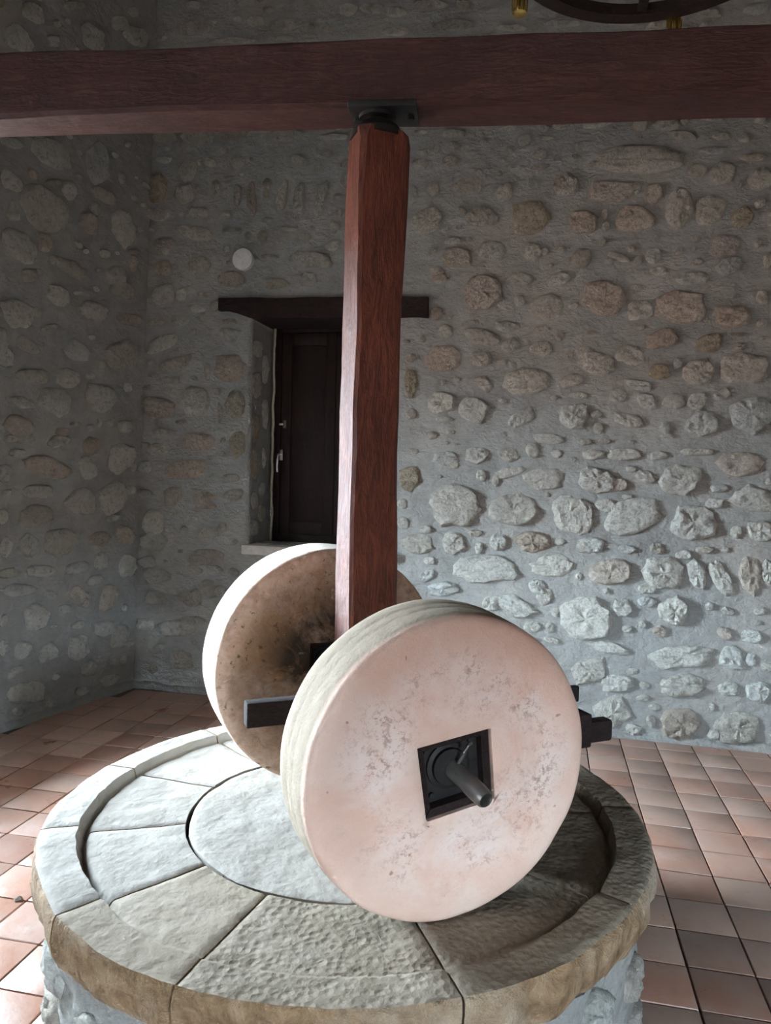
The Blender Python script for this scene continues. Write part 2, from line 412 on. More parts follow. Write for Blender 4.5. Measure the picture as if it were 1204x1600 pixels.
# stones seen in the photograph: along the wall, height, width, height of stone (mm), tilt (deg), kind
STONES_BACK = ('2169,3943,107,37,-5,0;2037,3930,151,33,-5,0;2073,3878,108,33,-5,0;2299,3851,160,49,-5,0;2488,3908,91,49,-5,0;2756,3904,153,40,-5,0;2637,3851,120,29,5,0;2744,3774,89,80,-5,0;'
    '2880,3771,104,28,-5,0;2975,3850,110,63,-5,0;2870,3835,60,56,-5,0;2488,3787,50,20,-5,0;2583,3759,74,40,-5,0;2650,3709,65,48,-4,0;2851,3678,112,72,-4,0;2098,3748,86,50,-4,0;'
    '2183,3762,60,58,-4,0;2275,3677,127,82,-4,0;2071,3672,121,75,-4,0;2611,3660,57,28,-4,0;2690,3606,89,36,-4,0;2850,3594,118,36,4,0;2951,3646,36,36,-4,0;3061,3638,55,55,-4,0;'
    '2397,3505,190,108,4,0;2166,3504,81,91,-4,0;2037,3492,61,117,-4,0;2634,3453,123,129,-4,0;2818,3493,84,61,-32,0;3017,3472,165,144,-32,0;2133,3311,224,166,-3,0;2356,3352,67,74,-3,0;'
    '2491,3303,199,147,-3,0;2797,3286,266,217,-3,2;3115,3240,156,151,-3,1;2303,3162,110,50,-3,0;2412,3169,42,33,-3,0;2332,3057,205,131,-12,0;2564,3084,186,131,-3,0;2173,3106,64,50,-3,0;'
    '2825,3068,113,121,-3,0;2905,3068,56,48,-3,0;2207,2971,111,50,-2,0;3123,3014,133,119,-3,0;3196,3842,189,64,3,0;3607,3795,166,77,-5,0;3698,3803,59,46,-5,0;3859,3808,144,45,-5,0;'
    '4132,3773,84,45,-5,0;3694,3723,224,45,-13,0;3911,3698,107,45,-5,0;3868,3622,187,42,-4,0;4082,3565,162,45,-4,1;3452,3597,511,163,-4,0;3175,3590,85,47,-4,0;3782,3512,109,76,-4,0;'
    '3927,3479,157,129,-4,0;4134,3434,140,135,-4,0;3289,3414,291,133,-4,1;3440,3424,53,78,-4,0;3546,3390,108,127,-24,0;3694,3277,176,261,-3,0;3865,3275,180,213,-3,0;3162,3230,116,134,-3,1;'
    '3256,3283,38,63,-3,0;3267,3204,54,63,-3,0;3440,3242,249,164,-3,1;4046,3208,122,140,-42,2;4143,3292,75,61,13,0;4029,3415,18,53,-4,0;3568,3122,45,27,-3,0;3251,3115,46,63,-3,0;'
    '3796,3099,58,38,-3,0;3957,3053,195,128,-8,1;4140,3063,49,68,-3,0;3424,3060,61,47,-3,0;3351,3012,157,46,-22,0;3290,2991,61,39,-2,0;3465,2980,53,70,-2,0;3557,3014,97,101,-3,0;'
    '3701,3027,55,57,-51,0;3781,3039,36,31,-3,0;3994,2930,164,137,-2,0;4197,2956,56,98,-2,0;3591,2916,112,54,-2,0;2511,2824,241,230,-2,1;2226,2921,103,58,-2,1;2751,2763,73,73,-2,0;'
    '2926,2709,208,170,-2,0;2750,2901,162,81,-2,0;2999,2888,156,97,8,0;2216,2696,86,92,-2,1;2279,2578,108,99,-20,0;2430,2628,108,33,9,0;2516,2540,252,106,-13,0;2671,2602,164,66,-1,0;'
    '2704,2479,120,92,25,0;2903,2577,96,49,-1,0;2895,2455,161,106,-1,0;3012,2530,55,65,-1,0;2263,2398,231,176,-1,1;2130,2530,43,59,-1,0;2051,2413,87,68,-1,0;2052,2235,96,212,0,2;'
    '2513,2391,150,99,-1,0;2650,2373,66,41,-1,0;2539,2233,144,98,-25,0;2813,2248,300,172,0,0;2272,2247,34,42,0,0;2357,2263,59,33,0,0;2268,2112,197,143,0,0;2481,2063,212,165,-24,0;'
    '2785,2010,186,100,31,0;3093,2251,148,98,20,0;3121,2029,213,170,0,0;3136,2158,134,48,0,0;2990,2142,48,37,0,0;2062,2035,87,77,0,0;2325,1919,77,38,1,0;2293,2003,128,42,0,0;'
    '3177,2407,101,120,-1,0;3067,2412,71,48,-1,0;3276,2759,282,256,9,1;3472,2823,106,31,-2,0;3774,2866,219,77,-2,0;3726,2694,298,192,-10,1;3485,2682,166,134,-2,0;4018,2629,207,153,-1,0;'
    '4179,2738,77,91,-2,0;4186,2587,63,61,-1,0;3500,2576,45,31,-1,0;3634,2502,206,134,15,1;3914,2478,179,124,10,2;3195,2550,93,32,-1,0;4059,2521,107,23,-1,0;4072,2452,78,54,-1,0;'
    '3241,2362,236,150,-16,0;3443,2407,184,133,-11,0;3617,2299,142,102,0,2;3722,2357,66,78,-1,0;3842,2297,181,164,21,0;4096,2314,263,176,-1,0;3507,2221,192,62,-16,0;3377,2154,107,96,0,0;'
    '3549,2122,155,100,-31,0;3706,2123,148,102,0,0;3842,2123,117,109,0,0;3985,2161,100,78,22,0;4151,2047,248,238,0,0;3448,2003,194,86,-20,0;3664,1957,75,87,1,0;3877,1987,182,156,0,0;'
    '3254,2042,78,56,0,0;3269,1953,62,72,1,0;2520,1770,168,109,1,0;2301,1741,189,102,1,0;2353,1700,85,59,1,0;2711,1778,157,99,-14,0;2870,1806,97,107,16,0;2976,1881,257,65,-4,0;'
    '3178,1864,78,40,1,0;3019,1788,80,57,1,0;2541,1637,75,84,1,0;2062,1603,167,172,2,2;2240,1621,112,26,1,0;2728,1662,214,75,11,0;2638,1610,50,92,2,0;2937,1626,266,148,2,0;'
    '2378,1451,350,297,2,0;2760,1422,337,208,2,0;3120,1410,247,236,-18,0;2972,1524,32,33,2,0;2018,1434,80,78,2,0;2031,1305,97,86,2,0;2185,1268,96,60,2,0;2382,1191,154,145,3,0;'
    '2516,1257,110,51,3,0;2544,1161,67,85,3,0;2673,1205,116,117,3,0;2890,1215,244,141,3,0;3055,1227,72,54,3,0;2132,1167,219,138,3,0;2214,1059,87,56,3,0;2595,1024,420,186,3,0;'
    '3025,1069,289,149,-2,0;2199,955,132,68,33,0;3203,1209,87,90,3,0;2933,930,137,100,-17,0;2315,875,216,103,4,0;3187,1012,47,49,3,0;3194,1864,86,36,11,0;3307,1873,77,32,1,0;'
    '3472,1872,46,28,1,0;3677,1910,97,32,1,0;3244,1788,140,65,1,0;3429,1791,184,80,1,0;3638,1787,120,63,1,0;3851,1815,198,47,1,0;4093,1746,292,155,7,1;3270,1627,226,178,2,0;'
    '3414,1599,108,80,2,1;3475,1704,69,44,1,0;3568,1655,128,103,1,0;3770,1640,281,197,2,0;3992,1595,108,62,2,0;3459,1528,69,36,2,0;4174,1527,256,186,2,0;4261,1646,42,46,2,0;'
    '3192,1393,142,220,2,0;3334,1467,132,105,12,0;3502,1405,344,208,18,0;3855,1379,272,229,2,0;3971,1505,102,70,2,0;4097,1334,72,86,2,0;4228,1348,163,139,2,0;3254,1212,165,98,3,0;'
    '3472,1198,123,65,3,0;3650,1211,91,64,-13,0;3808,1179,96,63,3,0;3928,1217,110,47,3,0;4044,1222,51,39,3,0;3381,1051,257,162,14,0;3694,1065,233,200,3,0;3887,1064,104,196,19,0;'
    '4027,1045,104,231,30,0;4188,1074,121,249,9,0;4282,1106,71,155,3,0;3604,959,114,80,4,0;2782,795,328,144,-12,0;2632,802,126,102,4,0;2976,866,105,125,4,0;3052,772,56,75,4,0;'
    '3236,743,316,288,4,0;3359,928,47,41,4,0;3019,669,65,75,4,0;3034,587,104,42,-11,0;2910,670,123,84,4,0;3460,829,111,127,35,0;3607,875,114,72,4,0;3767,826,190,181,-39,0;'
    '3969,871,51,55,4,0;3492,697,69,49,4,0;3586,732,61,57,4,0;3683,691,91,72,4,1;3388,566,256,74,-6,0;3816,549,405,152,10,0;4060,708,87,103,4,0;4212,700,121,94,4,0;'
    '4110,554,145,174,5,0;4214,562,72,86,5,0;3269,411,237,206,5,0;3533,431,85,45,5,0;3448,345,202,115,5,0;3609,348,84,57,5,0;3843,370,301,151,14,0;4100,366,131,95,5,0;'
    '4262,370,143,141,5,0;3424,158,241,209,26,0;3605,266,92,49,6,0;3657,120,61,81,6,0;3672,216,76,49,6,0;3834,127,247,202,6,0;4007,249,37,56,6,0;4158,134,246,206,6,0;'
    '4022,79,74,72,6,0;4302,523,71,63,5,0;3556,56,100,82,6,0;200,4003,195,90,-5,0;468,3976,250,98,-5,0;743,3975,205,79,-5,1;1112,3945,293,95,-5,0;1468,3894,228,38,-5,0;'
    '386,3751,141,161,-4,0;197,3841,133,50,-4,0;565,3796,121,70,-17,0;771,3780,123,100,10,0;486,3797,40,53,-4,0;1228,3759,133,59,-18,0;1277,3829,74,26,-4,0;154,3636,155,199,-4,2;'
    '369,3586,149,128,5,0;474,3624,70,54,-4,0;608,3606,69,133,-4,0;776,3560,59,159,-4,0;883,3518,67,241,4,0;996,3589,67,148,-4,0;1111,3525,86,240,-14,0;1234,3496,84,260,-4,0;'
    '1396,3486,84,261,-18,0;157,3450,198,90,-12,0;477,3449,160,81,-3,0;346,3444,61,41,-3,0;454,3312,274,98,-16,0;511,3224,150,54,-3,0;212,3229,195,118,-3,0;742,3301,167,53,-3,0;'
    '970,3254,77,97,-3,0;874,3250,58,62,-3,0;1140,3298,180,44,-3,0;1497,3296,73,77,-3,0;1263,3231,112,78,-3,0;1486,3172,128,77,-3,0;1030,3120,143,35,-3,0;1332,3080,325,113,-2,0;'
    '483,3076,221,135,-2,0;204,3070,155,119,-2,0;301,3084,51,36,-2,0;748,2972,226,107,-2,1;1307,2951,131,96,-2,0;1072,2925,210,79,-2,2;207,2869,201,161,16,0;355,2878,81,100,-2,0;'
    '527,2876,150,36,-2,0;488,2778,131,54,-2,0;618,2793,70,72,-2,0;1526,3388,55,60,-3,0;158,2691,135,74,-1,0;343,2696,153,82,-1,0;520,2710,60,72,-1,0;466,2611,91,41,-1,0;'
    '197,2529,251,105,22,0;131,2387,73,56,-1,0;322,2385,281,94,18,0;566,2328,50,127,0,0;745,2344,247,198,-1,1;726,2588,197,99,-1,0;734,2682,138,45,-1,1;484,2118,223,229,0,0;'
    '172,2071,271,167,0,1;365,1966,92,28,0,0;667,2037,40,136,0,0;789,2101,148,199,0,2;227,1891,186,56,-8,0;500,1825,274,129,1,0;810,1820,133,199,1,2;700,1841,45,50,1,0;'
    '197,1774,155,75,-13,0;77,1800,74,47,1,0;411,1625,338,139,6,1;79,1636,105,85,1,0;755,1573,139,91,1,0;692,1746,50,46,1,0;306,1431,155,140,2,0;71,1443,106,66,2,0;'
    '562,1435,202,83,2,1;797,1456,148,91,2,0;153,1233,168,188,2,0;166,1092,231,142,3,0;563,1370,202,55,2,1;463,1274,112,46,2,0;403,1188,72,65,2,0;597,1168,152,102,12,0;'
    '702,1219,70,74,2,0;105,938,148,95,3,0;570,1000,284,130,3,1;480,902,133,93,3,0;642,911,131,83,3,0;180,838,242,123,3,0;463,690,206,141,4,0;604,769,146,117,-25,0;'
    '695,756,91,83,4,0;172,676,190,104,4,0;90,475,160,96,4,0;353,466,312,123,4,0;476,531,206,56,4,0;388,231,187,142,5,0;219,313,84,57,5,0;440,4733,324,108,1,0;'
    '726,4609,351,35,-6,0;892,4729,125,69,-7,0;757,4757,78,43,-7,0;1091,4675,207,77,-7,0;980,4791,95,30,-7,0;1283,4771,83,34,-7,0;1555,4721,135,83,-7,0;1432,4606,119,34,-7,0;'
    '1367,4672,83,34,-7,0;1300,4643,55,34,-7,0;822,4862,174,52,-7,0;412,4895,150,53,-7,0;1069,4592,189,26,-6,0;169,4711,102,62,-6,0;1878,4666,175,74,-7,0;1882,4542,201,58,-7,0;'
    '2113,4686,214,49,-7,0;2336,4659,109,56,-7,0;2277,4537,295,81,-7,0;2636,4476,203,40,-7,0;2953,4466,236,39,-7,0;3317,4431,190,31,-7,0;3811,4426,144,52,-7,0;4075,4423,140,74,-7,0;'
    '1715,4710,160,75,-7,0')
STONES_LEFT = ('877,3541,288,167,178,0;1149,3490,152,57,169,0;513,3621,191,283,178,0;359,3736,74,42,176,0;1151,3270,153,109,-168,0;1016,3357,58,67,159,0;913,3189,339,268,-167,0;1137,3099,98,141,179,0;'
    '852,3373,133,46,160,0;732,3369,107,115,-164,0;438,3440,212,83,-178,0;518,3334,112,85,-170,0;294,3612,63,85,160,0;557,3221,157,147,-168,0;266,3279,220,262,-179,0;1087,2918,236,184,-169,0;'
    '910,2992,108,123,163,1;647,3058,61,42,-161,0;582,3032,50,33,164,0;421,3061,94,59,164,0;157,3065,86,114,-168,0;703,2892,265,121,-174,0;825,2907,132,63,165,0;1019,2763,140,91,166,0;'
    '311,2945,191,147,-180,0;148,3156,156,35,164,0;1092,2522,225,180,168,0;957,2558,57,62,168,0;797,2696,174,133,-162,0;645,2748,75,24,167,0;246,2860,236,124,177,0;495,2665,238,127,179,0;'
    '859,2484,150,46,161,0;175,2671,247,93,176,0;1015,2347,159,86,-163,0;641,2378,217,138,-169,0;225,2412,310,231,171,0;423,2320,69,60,171,0;1183,2355,60,148,170,0;1163,2246,87,112,171,0;'
    '972,2171,233,86,176,0;697,2192,198,123,172,0;510,2234,67,51,172,0;793,2034,245,176,-174,0;1040,2000,169,72,-173,0;413,2091,301,190,174,0;1053,1853,206,125,-176,1;633,1901,96,25,176,0;'
    '418,1926,46,69,175,0;324,1933,72,44,175,0;177,1918,138,91,176,0;165,2200,76,72,173,0;725,1844,134,58,176,1;1114,1776,97,46,177,0;1006,1786,129,55,177,0;753,1781,193,90,177,0;'
    '485,1770,135,121,177,1;216,1693,285,208,178,0;1066,1693,117,46,178,0;838,1614,372,139,-169,1;512,1614,216,136,-129,0;1151,1568,122,107,179,0;910,1460,240,80,-180,0;1130,1454,79,38,-180,0;'
    '569,1382,274,206,-179,0;277,1412,245,213,165,0;915,1316,277,122,178,0;270,1267,144,51,175,0;1156,1309,70,92,-178,0;719,1130,270,185,-176,0;965,1122,163,134,-159,0;383,1125,200,116,-176,1;'
    '1129,1127,97,132,-176,0;140,1137,175,127,-155,1;353,971,160,125,174,0;563,947,184,90,178,0;863,952,239,81,-170,0;1107,969,153,70,-174,0;103,910,156,170,-174,0;406,842,146,77,175,0;'
    '699,863,53,30,-173,0;80,1633,52,74,179,0;1031,854,269,80,-173,0;793,795,104,49,-165,0;543,740,204,121,-150,1;281,704,215,171,135,1;902,667,196,175,167,0;660,679,108,60,-171,0;'
    '547,557,117,57,178,0;1133,681,63,78,-171,0;750,579,73,25,-170,0;541,398,171,168,-169,0;991,472,115,122,-169,0;795,416,179,119,164,0;308,489,185,120,-170,0;169,409,184,144,131,0;'
    '1128,516,63,103,-169,0;444,236,154,109,-167,0;1042,347,127,57,159,0;727,240,64,43,-167,0;944,189,291,145,-170,0;242,102,203,84,-178,0;495,92,117,63,-166,0;773,86,106,68,-165,0;'
    '1007,92,97,49,-164,0;1133,4091,207,147,167,0;882,4207,107,60,152,0;735,4503,206,46,150,0;584,4386,221,169,179,0;358,4603,157,89,151,0;201,4600,246,114,158,0;239,4745,109,66,150,0;'
    '1043,4286,173,107,165,0')
back_holes = [WIN1]
wall_back = wall_mesh('wall_back', CORNER, UB, UP, NB, -0.30, 5.9, ROOM_H, back_holes, .035, .40)
sb = parse(STONES_BACK)
hid = lambda u, v: not (1.5 < u < 2.15 and v > 1.0) and not (u < 2.9 and v < 1.1 and u > .95) and u < 4.35 and v < 4.0
lint_zone = [(.60, 2.22, 2.62, 2.90), WIN1]
extra = fill(sb, .08, 5.5, .06, 4.45, lint_zone, 5200, 5, (.06, .17), .022, hid)
lay_stones(wall_back, sb, extra, CORNER, UB, UP, NB, 37)
wall_left = wall_mesh('wall_left', CORNER, UL, VL, NL, -0.35, 8.2, ROOM_H, [WIN2], .045, .60)
sl = parse(STONES_LEFT)
hidl = lambda u, v: u < 1.2
extra = fill(sl, .06, 4.2, .06, 4.4, [WIN2], 3500, 8, (.07, .2), .025, hidl)
lay_stones(wall_left, sl, extra, CORNER, UL, VL, NL, 23, 250)
# unseen slab added outside above the daylight window to block high sky light
_e = CORNER + UL * 2.2 + VL * 2.86 - NL * 1.15
ev, ef = box_vf(_e, (UL, NL, VL), (2.6, .55, .05), 0)
tag(new_obj('sky_blocker', ev, ef, M['plaster'], None), kind='structure')
# walls behind and beside the camera, only seen in reflections and from other positions
def plain_wall(name, O, U, N, L, holes):
    return wall_mesh(name, O, U, UP, N, 0.0, L, ROOM_H, holes, .12, .35, .006)
RX = 3.35
bx_end = CORNER + UB * 5.6
plain_wall('wall_right', Vector((bx_end.x, bx_end.y, 0)), Vector((0, -1, 0)), Vector((-1, 0, 0)), bx_end.y - FRONT_Y, [])
lf = CORNER + UL * 8.2
plain_wall('wall_front', Vector((lf.x, FRONT_Y, 0)), Vector((1, 0, 0)), Vector((0, 1, 0)), bx_end.x - lf.x,
           [(DOOR2[0] - lf.x, DOOR2[1] - lf.x, DOOR2[2], DOOR2[3])])
# ceiling
cv = [(-6, -3, ROOM_H), (4.4, -3, ROOM_H), (4.4, 6.4, ROOM_H), (-6, 6.4, ROOM_H), (-6, -3, ROOM_H + .1), (4.4, -3, ROOM_H + .1), (4.4, 6.4, ROOM_H + .1), (-6, 6.4, ROOM_H + .1)]
bxf = [[0, 1, 2, 3], [7, 6, 5, 4], [0, 4, 5, 1], [1, 5, 6, 2], [2, 6, 7, 3], [3, 7, 4, 0]]
tag(new_obj('ceiling', cv, bxf, M['plaster'], None), kind='structure')
# floor: grout bed with terracotta tiles laid proud of it
fv = [(-6, -3, -.12), (4.4, -3, -.12), (4.4, 6.4, -.12), (-6, 6.4, -.12), (-6, -3, -.006), (4.4, -3, -.006), (4.4, 6.4, -.006), (-6, 6.4, -.006)]
floor = tag(new_obj('floor', fv, [f[::-1] for f in bxf], M['grout'], None), kind='structure')
TP = .2125; TA = Vector((.978, -.206, 0)).normalized(); TB = Vector((-TA.y, TA.x, 0)); T0 = Vector((1.175, 3.025, 0))
tile_meshes = []
rt = random.Random(4)
for k_ in range(6):
    vs, fs = box_vf((0, 0, 0), ((1, 0, 0), (0, 1, 0), (0, 0, 1)), (TP / 2 - .0035, TP / 2 - .0035, .006), .0022)
    me = bpy.data.meshes.new('tile'); me.from_pydata([(x + rt.uniform(-.0012, .0012), y + rt.uniform(-.0012, .0012), z) for x, y, z in vs], [], fs)
    me.materials.append(M['tile']); me.shade_smooth(); me.set_sharp_from_angle(angle=R(35)); tile_meshes.append(me)
def room_inside(p, m=.11):
    a = (p - CORNER).dot(NB) > m - .1; b = (p - CORNER).dot(NL) > m - .1
    return a and b and p.x < bx_end.x - .0 and p.y > FRONT_Y
tiles = []
SLAB_C = Vector((-.085, 2.31, 0))
for i in range(-40, 22):
    for j in range(-30, 20):
        p = T0 + TA * ((i + .5) * TP) + TB * ((j + .5) * TP)
        if not room_inside(p): continue
        if (p - SLAB_C).length < .70: continue
        q = Matrix.Rotation(ROLL, 3, 'Z') @ Vector((0, 0, 0))
        vis = p.y > .9 and abs(p.x) < p.y * .62 + .35
        tiles.append((0 if vis else 1, (p - Vector((0, 2.6, 0))).length, p))
tiles.sort(key=lambda t: (t[0], t[1]))
rest = []
for n_, (vis, d, p) in enumerate(tiles):
    z = rt.uniform(-.0012, .0012)
    if n_ < 298:
        o = bpy.data.objects.new('tile', rt.choice(tile_meshes)); COL.objects.link(o); o.parent = floor
        m = Matrix((TA, TB, UP)).transposed().to_4x4() @ Matrix.Rotation(rt.uniform(-.006, .006), 4, 'Z') @ Matrix.Rotation(rt.choice((0, 1, 2, 3)) * math.pi / 2, 4, 'Z')
        m.translation = p + Vector((0, 0, z)); o.matrix_local = parent_inv(floor) @ m
    else: rest.append(box_vf(p + Vector((0, 0, z)), (TA, TB, UP), (TP / 2 - .0035, TP / 2 - .0035, .006), 0))
o = new_obj('outer_tiles', *join_vf(*rest), M['tile'], floor); o['kind'] = 'stuff'
# fillet of mortar where the walls meet the floor
def skirt(name, O, U, N, L):
    vs, fs = [], []; K = int(L / .06)
    for i in range(K + 1):
        u = L * i / K; p = O + U * u
        a = .045 + nz(p, 4, .02); h = .05 + nz(p + Vector((4, 0, 0)), 4, .025)
        vs += [tuple(p + N * a + Vector((0, 0, .003))), tuple(p + N * a * .45 + UP * h * .45), tuple(p + N * .004 + UP * h), tuple(p - N * .03 + UP * h), tuple(p - N * .03 + UP * .003)]
    for i in range(K):
        for k_ in range(4): fs.append([i * 5 + k_, i * 5 + 5 + k_, i * 5 + 6 + k_, i * 5 + 1 + k_])
    tag(new_obj(name, vs, fs, M['mortar'], None, 60), kind='structure')
skirt('baseboard_back', CORNER, UB, NB, 5.6); skirt('baseboard_left', CORNER, UL, NL, 8.1)
# ------------------------------------------------------------------ window with closed shutter in the back wall
def wb(u, v, d=0.0): return CORNER + UB * u + UP * v + NB * d
win = empty('window_1', wb(1.42, 1.105, -.3)); tag(win, kind='structure')
D1 = -.34
wu0, wu1, wv0, wv1 = WIN1[0] + .035, WIN1[1] - .03, WIN1[2] + .004, 2.715
AX = (UB, NB, UP)
def wbox(name, u0, u1, v0, v1, d0, d1, mat, parent, bev=.004):
    return box(name, wb((u0 + u1) / 2, (v0 + v1) / 2, (d0 + d1) / 2), AX, ((u1 - u0) / 2, abs(d1 - d0) / 2, (v1 - v0) / 2), mat, parent, bev)
fw = .055
wbox('frame_post', wu0, wu0 + fw, wv0, wv1, D1 - .06, D1, M['shutter'], win)
wbox('frame_post', wu1 - fw, wu1, wv0, wv1, D1 - .06, D1, M['shutter'], win)
wbox('frame_rail', wu0 + fw, wu1 - fw, wv1 - fw, wv1, D1 - .06, D1, M['shutter'], win)
wbox('frame_rail', wu0 + fw, wu1 - fw, wv0, wv0 + fw, D1 - .06, D1, M['shutter'], win)
a0, a1, b0, b1 = wu0 + fw + .003, wu1 - fw - .003, wv0 + fw + .003, wv1 - fw - .003
half = (a0 + a1) / 2
for (p0, p1) in ((a0, half - .002), (half + .002, a1)):
    leaf = wbox('shutter_leaf', p0, p1, b0, b1, D1 - .055, D1 - .022, M['shutter'], win)
    for (x0, x1, y0, y1) in ((p0, p0 + .075, b0, b1), (p1 - .075, p1, b0, b1), (p0 + .075, p1 - .075, b1 - .09, b1), (p0 + .075, p1 - .075, b0, b0 + .09)):
        wbox('stile' if y1 - y0 > .5 else 'rail', x0, x1, y0, y1, D1 - .022, D1 - .006, M['shutter'], leaf, .003)
box('leak_blocker', wb(1.42, 1.9, -.43), AX, (.75, .022, 1.05), M['shutter'], win)  # unseen panel added behind the shutter to stop daylight leaking round the frame
# handle and latch
hu = 1.006
hd = wbox('handle_plate', hu - .014, hu + .014, 1.715, 1.795, D1, D1 + .010, M['chrome'], win, .004)
V_, F_ = tube_vf([wb(hu, 1.765, D1 + .008), wb(hu, 1.765, D1 + .040), wb(hu - .004, 1.755, D1 + .052), wb(hu - .008, 1.72, D1 + .056), wb(hu - .010, 1.67, D1 + .055), wb(hu - .010, 1.628, D1 + .050)], .008, 10)
new_obj('handle_lever', V_, F_, M['chrome'], hd, 60)
wbox('latch', hu + .008, hu + .034, 1.955, 2.015, D1 - .006, D1 + .006, M['steel'], win, .004)
wbox('latch', hu - .020, hu + .012, 1.976, 1.992, D1 + .0, D1 + .012, M['chrome'], win, .004)
# bead of sealant round the frame
for (u_, v_, u2, v2, nm) in ((wu0 - .006, wv0, wu0 - .004, wv1, 1), (wu0, wv1 + .006, wu1, wv1 + .004, 2), (wu1 + .004, wv0, wu1 + .004, wv1, 3)):
    pts = []; K = 46
    for i in range(K + 1):
        t = i / K; u = u_ + (u2 - u_) * t; v = v_ + (v2 - v_) * t
        pts.append(wb(u + nz((u, v, 1), 11, .010), v + nz((u, v, 7), 9, .003), D1 + .002))
    V_, F_ = tube_vf(pts, .0095, 8); new_obj('sealant_bead', V_, F_, M['caulk'], win, 180)
# stone sill
sv, sf = box_vf((0, 0, 0), ((1, 0, 0), (0, 1, 0), (0, 0, 1)), (.555, .20, .034), .012)
sm = [tuple(wb(1.43 + x, 1.072 + z + nz((x, y, z), 5, .006), -.145 + y)) for x, y, z in sv]
new_obj('sill', sm, sf, M['sill'], win, 40)
for i, (d, z, w_, h_, m_) in enumerate(((.10, 2.50, .16, .12, 0), (.24, 2.38, .10, .20, 0), (.09, 2.24, .15, .20, 1), (.25, 2.05, .11, .22, 0), (.09, 1.94, .14, .22, 2), (.24, 1.72, .08, .16, 0),
                                        (.08, 1.68, .13, .20, 2), (.22, 1.50, .12, .10, 0), (.09, 1.42, .13, .12, 0), (.23, 1.32, .14, .13, 1), (.09, 1.22, .15, .12, 0))):
    for O_, N_ in ((wb(WIN1[0], 0), UB), (wb(WIN1[1], 0), -UB)):
        vf = stone_vf(d, z, w_, h_, 0.0, .012, 4000 + i, O_, -NB, UP, N_)
        new_obj('stone', vf[0], vf[1], M['stone%d' % m_], wall_back, 38)
# lintel: dark beam end to end over the opening
lb = bmesh.new(); lv = []
K = 24
for i in range(K + 1):
    t = i / K; u = .664 + 1.498 * t; top = 2.838 - .038 * t; bot = 2.752 - .085 * t if t > .06 else 2.757
    bot = min(bot, 2.752 - .055 * min(1, max(0, (t - .05) / .12)) - .03 * t)
    for (d, z) in ((.045, bot), (.045, top), (-.36, top), (-.36, bot)):
        lv.append(tuple(wb(u, z + nz((u, z, d), 7, .006), d + nz((u, z, d + 5), 6, .006))))
lf_ = []
for i in range(K):
    for k_ in range(4): lf_.append([i * 4 + k_, i * 4 + (k_ + 1) % 4, i * 4 + 4 + (k_ + 1) % 4, i * 4 + 4 + k_])
lf_ += [[3, 2, 1, 0], [K * 4, K * 4 + 1, K * 4 + 2, K * 4 + 3]]
lin = new_obj('lintel_timber', lv, lf_, M['dark_wood'], None, 45)
tag(lin, 'rough dark timber lintel over the shuttered window niche in the rubble wall', 'lintel')
# round white cover
rc = wb(.843, 3.098, 0)
vs, fs = rod_vf(rc, rc + NB * .06, .074, n=40, rings=[(0, .070), (.040, .076), (.046, .076), (.052, .072), (.053, .066)])
rl = new_obj('wall_cover', vs, fs, M['white'], None, 40, loc=tuple(rc))
tag(rl, 'round white plastic cover fixed on the rubble wall above the dark lintel', 'wall cover')
vs, fs = rod_vf(rc + NB * .050, rc + NB * .058, .064, n=40, rings=[(0, .064), (.005, .062), (.007, .05)])
new_obj('disc', vs, fs, M['white'], rl, 40)
# ------------------------------------------------------------------ ceiling beam
BZ, BT = 2.689, 2.882
A0, A1 = Vector((-3.45, 2.5882, 0)), Vector((3.65, 1.8158, 0)); bd = (A1 - A0); BL = bd.length; bd.normalize(); bn = Vector((-bd.y, bd.x, 0))
bv, bf = [], []; K = 96; CS = [(0, .012), (.012, 0), (.140, 0), (.150, .012), (.150, .19), (.138, .2), (.012, .2), (0, .19)]
for i in range(K + 1):
    t = i / K; s = BL * t; wdt = 1.0 + .10 * max(0, .5 - t)
    for k_, (y, z) in enumerate(CS):
        p = A0 + bd * s + bn * (y * wdt) ; zz = BZ + z * (BT - BZ) / .2
        n1 = nz((s, y * 3, z * 3), 1.6, .006); n2 = nz((s, y * 3 + 5, z * 3), 1.6, .006)
        bv.append((p.x + bn.x * n1, p.y + bn.y * n1, zz + n2))
n8 = len(CS)
for i in range(K):
    for k_ in range(n8): bf.append([i * n8 + k_, i * n8 + n8 + k_, i * n8 + n8 + (k_ + 1) % n8, i * n8 + (k_ + 1) % n8])
bf += [list(range(n8)), [K * n8 + k_ for k_ in range(n8)][::-1]]
beam = new_obj('crossbeam', bv, bf, M['beam'], None, 40)
tag(beam, 'long dark reddish timber beam crossing the room above the mill post', 'beam')
AXI = (Vector((math.cos(R(22.5)), math.sin(R(22.5)), 0)), Vector((-math.sin(R(22.5)), math.cos(R(22.5)), 0)), UP)   # along the bar, along the axle (away), up
PC = Vector((-.048, 2.25, 0))
plc = Vector((-.035, 2.245, 0))
box('bearing_plate', plc + UP * (BZ - .012), (bd, bn, UP), (.10, .066, .010), M['iron'], beam, .004)
for sx_ in (-.08, .08):
    rod('bolt', plc + bd * sx_ + UP * (BZ - .034), plc + bd * sx_ + UP * (BZ - .020), .010, M['iron'], beam, n=6)
# ------------------------------------------------------------------ mill shaft: post, pivots, axle and bars
shaft = empty('mill_shaft', PC + UP * .55)
tag(shaft, 'upright reddish hewn timber post carrying the iron axle of the two millstones', 'mill post')
prof = [(2.618, .535, .569, .640), (2.45, .540, .568, .640)]
